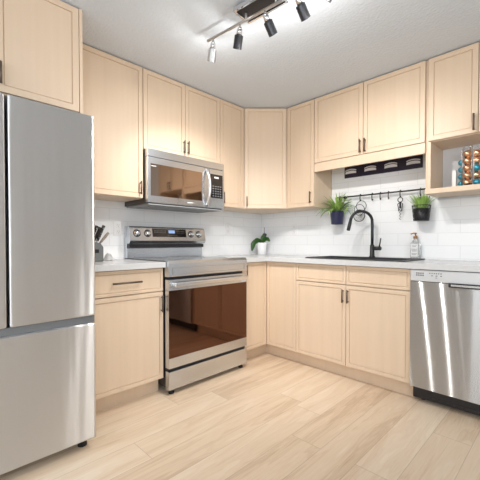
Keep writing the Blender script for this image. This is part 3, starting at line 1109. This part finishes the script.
b = MB()
z0 = Vector((0, 0, .115))
leaf(b, oc + z0, [(-.005, -.005, .01), (-.022, -.05, .035), (-.045, -.085, .005), (-.055, -.10, -.075)], .060)
leaf(b, oc + z0, [(0, -.005, 0), (-.01, -.02, .03), (-.025, -.05, .045), (-.045, -.075, .04)], .050)
leaf(b, oc + z0, [(0.0, 0, .01), (.02, .015, .045), (.04, .040, .055), (.06, .065, .030)], .056)
leaf(b, oc + z0, [(0, 0, .01), (.008, .006, .055), (.022, .024, .095), (.034, .038, .110)], .055)
leaf(b, oc + z0, [(0, -.01, .005), (.02, -.03, .030), (.04, -.02, .035), (.06, -.01, .02)], .045, Vector((.4, -.4, .8)))
b.build('foliage', 'leaf_dark', t)
MB().tube([(oc.x + .012, oc.y + .014, oc.z + .11), (oc.x + .018, oc.y + .020, oc.z + .215), (oc.x + .020, oc.y + .022, oc.z + .295)], .0032, 8).build('support_stake', 'stake', t, 'thin purple stake')

# ------------------------------------------------------------------ knife block and knives
ko = fL((1.985, .21, ZT + .0005))
t = thing('knife_block', 'grey knife block on the short countertop beside the fridge', 'knife block', ko)
kz = ZT + .0005
MB(fL).prism([(2.090, .155, kz), (1.953, .155, kz), (1.953, .155, kz + .100), (1.973, .155, kz + .128), (2.090, .155, kz + .150)], (0, .105, 0), .003).build('body', 'knife_block', t)
MB(fL).box(1.985, 2.075, .2601, .2612, kz + .060, kz + .085).build('front_inset', 'plastic_black', t, 'black inset strip')
dirv = Vector((-.40, 0, .92)).normalized()
for i, (ku, kd, kl, mt, lab) in enumerate((
        (1.987, .225, .118, 'knife_handle', 'black riveted knife standing at the front right of the grey knife block'),
        (1.992, .185, .105, 'knife_handle', 'black riveted knife behind the front right one in the grey knife block'),
        (2.030, .225, .105, 'knife_handle', 'black riveted knife in the middle front of the grey knife block'),
        (2.035, .185, .098, 'knife_handle', 'black riveted knife in the middle back of the grey knife block'))):
    ztop = kz + (.128 + (ku - 1.973) / .117 * .022)
    p = Vector((ku, kd, ztop + .002))
    kn = thing('kitchen_knife', lab, 'knife', fL(p), 'knives in the block')
    MB(fL).tube([p, p + dirv * .012], [.008, .008], 8).build('bolster', 'steel_l', kn, 'steel bolster')
    q_ = p + dirv * .012
    MB(fL).tube([q_, q_ + dirv * kl * .3, q_ + dirv * kl * .75, q_ + dirv * kl], [.0085, .0105, .0098, .012], 8).build('handle', mt, kn)
    for f in (.2, .5, .8):
        c = q_ + dirv * kl * f
        MB(fL).cyl(c + Vector((0, .008, 0)), c + Vector((0, .0122, 0)), .0028, 8).build('rivet', 'steel_l', kn)
p = Vector((1.972, .245, kz + .128))
kn = thing('kitchen_shears', 'taupe-handled utensil leaning out of the right end of the knife block', 'kitchen tool', fL(p))
d2 = Vector((-.62, .05, .78)).normalized()
MB(fL).tube([p, p + d2 * .02, p + d2 * .06, p + d2 * .095], [.006, .009, .0105, .008], 8).build('handle', 'taupe', kn)
# small crumpled white cloth
b = MB()
t_ = bmesh.new()
n = 11
cc = Vector((.115, -1.853, ZT + .0008))
gridv = []
r_ = random.Random(11)
for i in range(n):
    for j in range(n):
        x, y = (i / (n - 1) - .5), (j / (n - 1) - .5)
        rr = math.hypot(x, y)
        h_ = max(0, .045 * (1 - (rr / .52) ** 2)) * (.7 + .6 * r_.random()) + .001
        gridv.append(t_.verts.new(cc + Vector((x * .085, y * .075, h_))))
for i in range(n - 1):
    for j in range(n - 1):
        t_.faces.new((gridv[i * n + j], gridv[(i + 1) * n + j], gridv[(i + 1) * n + j + 1], gridv[i * n + j + 1]))
bmesh.ops.solidify(t_, geom=list(t_.faces), thickness=.001)
b._add(t_, True)
tag(b.build('crumpled_cloth', 'cloth', origin=cc), 'small white crumpled cloth on the counter beside the knife block', 'cloth')

# ------------------------------------------------------------------ soap dispenser
sc_ = Vector((1.690, -.052, ZT + .0005))
t = thing('soap_dispenser', 'clear soap bottle with a copper pump behind the sink', 'soap dispenser', sc_)
MB().box(sc_.x - .034, sc_.x + .034, sc_.y - .026, sc_.y + .026, sc_.z, sc_.z + .135, .010, 3).lathe(
    sc_ + Vector((0, 0, .130)), [(.026, 0), (.022, .016), (.014, .026), (.014, .034), (0, .034)], 20).build('bottle', 'bottle', t)
lb = MB().box(sc_.x - .026, sc_.x + .026, sc_.y - .0275, sc_.y - .0263, sc_.z + .020, sc_.z + .118).build('label_sticker', 'label', t, 'white paper label')
b = MB()
for z_, w_ in ((.105, .018), (.098, .014), (.078, .020), (.070, .020), (.062, .017), (.042, .020), (.034, .015)):
    b.box(sc_.x - w_, sc_.x + w_, sc_.y - .0281, sc_.y - .0276, sc_.z + z_, sc_.z + z_ + .003)
b.build('label_lines', 'ink', lb, 'fine dark print lines')
MB().lathe(sc_ + Vector((0, 0, .1645)), [(0, 0), (.016, 0), (.016, .018), (.006, .020), (.006, .036), (.010, .037), (.010, .046), (0, .047)], 18).tube(
    [sc_ + Vector((0, 0, .206)), sc_ + Vector((-.012, -.016, .207)), sc_ + Vector((-.024, -.032, .200))], .005, 8).build('pump', 'amber', t, 'copper coloured pump')

# ------------------------------------------------------------------ coffee capsule rack in the cubby
rc = Vector((2.072, -.150, 1.4265))
t = thing('capsule_rack', 'wire carousel of coffee capsules standing in the open cubby', 'capsule rack', rc)
MB().lathe(rc, [(0, 0), (.080, 0), (.080, .006), (.076, .008), (0, .008)]).build('base', 'graphite', t)
MB().tube([rc + Vector((0, 0, .008)), rc + Vector((0, 0, .285))], .005, 10).sphere(rc + Vector((0, 0, .29)), .010).build('pole', 'chrome', t)
RR = .056
colsp = [(-100, ['copper'] * 5, 'front'), (-172, [None, 'teal', 'teal', 'teal', 'teal'], 'left'),
         (-28, ['copper', 'copper', 'teal', 'copper', 'teal'], 'right front'), (44, ['orange_foil', 'orange_foil', 'copper', 'orange_foil', 'navy_foil'], 'right rear'),
         (116, ['navy_foil'] * 5, 'rear')]
rows = ['topmost', 'second from top', 'middle', 'fourth from top', 'lowest']
cname = {'copper': 'copper', 'teal': 'teal blue', 'orange_foil': 'orange', 'navy_foil': 'dark navy'}
b = MB()
for an, cols, _ in colsp:
    w = math.radians(an)
    h = Vector((math.cos(w), math.sin(w), 0))
    s = Vector((-h.y, h.x, 0))
    for sg in (-1, 1):
        p = rc + h * .050 + s * sg * .0285
        b.tube([p + Vector((0, 0, .008)), p + Vector((0, 0, .265)), p - h * .022 + Vector((0, 0, .285))], .0016, 6)
    b.tube([rc + h * .050 - s * .0285 + Vector((0, 0, .265)), rc + h * .050 + s * .0285 + Vector((0, 0, .265))], .0016, 6)
b.build('wire_frame', 'chrome', t)
protos = {}
for an, cols, cl in colsp:
    w = math.radians(an)
    h = Vector((math.cos(w), math.sin(w), 0))
    for j, cm in enumerate(cols):
        if cm is None:
            continue
        c = rc + h * (RR - .004) + Vector((0, 0, .232 - .0495 * j))
        if (cm, an) not in protos:
            o = MB().lathe(c, [(0, -.012), (.022, -.012), (.0245, -.010), (.0245, -.0085), (.0225, -.008), (.0215, .002), (.018, .011), (.011, .017), (0, .019)], 18, h).build(
                'coffee_capsule', cm, origin=c)
            protos[(cm, an)] = o
        else:
            o = protos[(cm, an)].copy()
            COL.objects.link(o)
            o.location = c
        tag(o, '%s %s coffee capsule in the %s column of the wire rack' % (rows[j], cname[cm], cl), 'coffee capsule', 'coffee capsules in the wire rack')
cb_ = Vector((1.974, -.125, 1.4265))
tag(MB().box(cb_.x - .013, cb_.x + .013, cb_.y - .02, cb_.y + .02, cb_.z, cb_.z + .138, .001).build('small_box', 'card', origin=cb_),
    'small upright off-white card box left of the coffee capsule rack', 'box')

# ------------------------------------------------------------------ ceiling track light
tc = Vector((1.345, -1.578, CEIL))
t = thing('track_light', 'chrome and black ceiling track light with six adjustable spot heads', 'track light', tc)
RT = Matrix.Rotation(math.radians(4.5), 3, 'Z')


def fT(p):
    return tc + RT @ Vector(p)


MB(fT).box(-.085, .165, -.055, .055, -.026, -.0005, .002).build('canopy', 'plastic_black', t, 'black ceiling plate')
b = MB(fT)
for y in (-.062, .062):
    b.box(-.095, .175, y - .006, y + .006, -.036, -.014, .001)
for x in (-.09, .17):
    b.box(x - .005, x + .005, -.062, .062, -.036, -.022, .001)
b.build('frame', 'chrome', t, 'chrome rectangular frame')
b = MB(fT)
b.tube([(-.365, 0, -.062), (.80, 0, -.062)], .0085, 10)
for x in (-.06, .14, .66):
    b.tube([(x, 0, -.026), (x, 0, -.062)], .006, 8)
b.build('bar', 'steel', t, 'long satin bar')
heads = ((-.318, (-.46, .28, -.95)), (-.105, (-.50, .32, -.88)), (.072, (.02, .72, -.70)), (.268, (.05, .75, -.66)), (.485, (-.74, .10, -.80)), (.70, (-.78, -.02, -.72)))
for hx, hd in heads:
    hd = Vector(hd).normalized()
    p0_ = Vector((hx, 0, -.062))
    p1_ = p0_ + Vector((0, 0, -.030))
    hb_ = MB(fT)
    c0 = p1_ + hd * .030
    c1 = c0 + hd * .070
    wdir = RT @ hd
    hb_.lathe(c0, [(0, 0), (.022, 0), (.025, .003), (.025, .068), (.0265, .070), (.023, .070), (.022, .060), (0, .058)], 24, wdir)
    hh = hb_.build('spot_head', 'graphite' if hx > -.3 else 'steel', t, 'dark cylindrical spot head' if hx > -.3 else 'silver cylindrical spot head')
    MB(fT).tube([p0_, p1_], .006, 8).sphere(p1_, .012).tube([p1_, p1_ + hd * .031], [.014, .017], 14).build('swivel_neck', 'chrome', hh, 'chrome swivel neck')
    MB(fT).lathe(c0 + hd * .061, [(0, 0), (.0185, 0), (.0185, .002), (.012, .006), (0, .007)], 18, wdir).build('bulb', 'bulb', hh, 'lit bulb')
    for kind, watts in (('SPOT', SPOT_W), ('POINT', GLOW_W)):
        l = bpy.data.lights.new('spot_bulb_light', kind)
        l.energy = watts
        l.color = LAMP_COL
        l.shadow_soft_size = .008
        if kind == 'SPOT':
            l.spot_size = math.radians(105)
            l.spot_blend = .85
        lo = bpy.data.objects.new('spot_bulb_light', l)
        COL.objects.link(lo)
        lo.location = fT(c0 + hd * .098)
        lo.rotation_euler = wdir.to_track_quat('-Z', 'Y').to_euler()
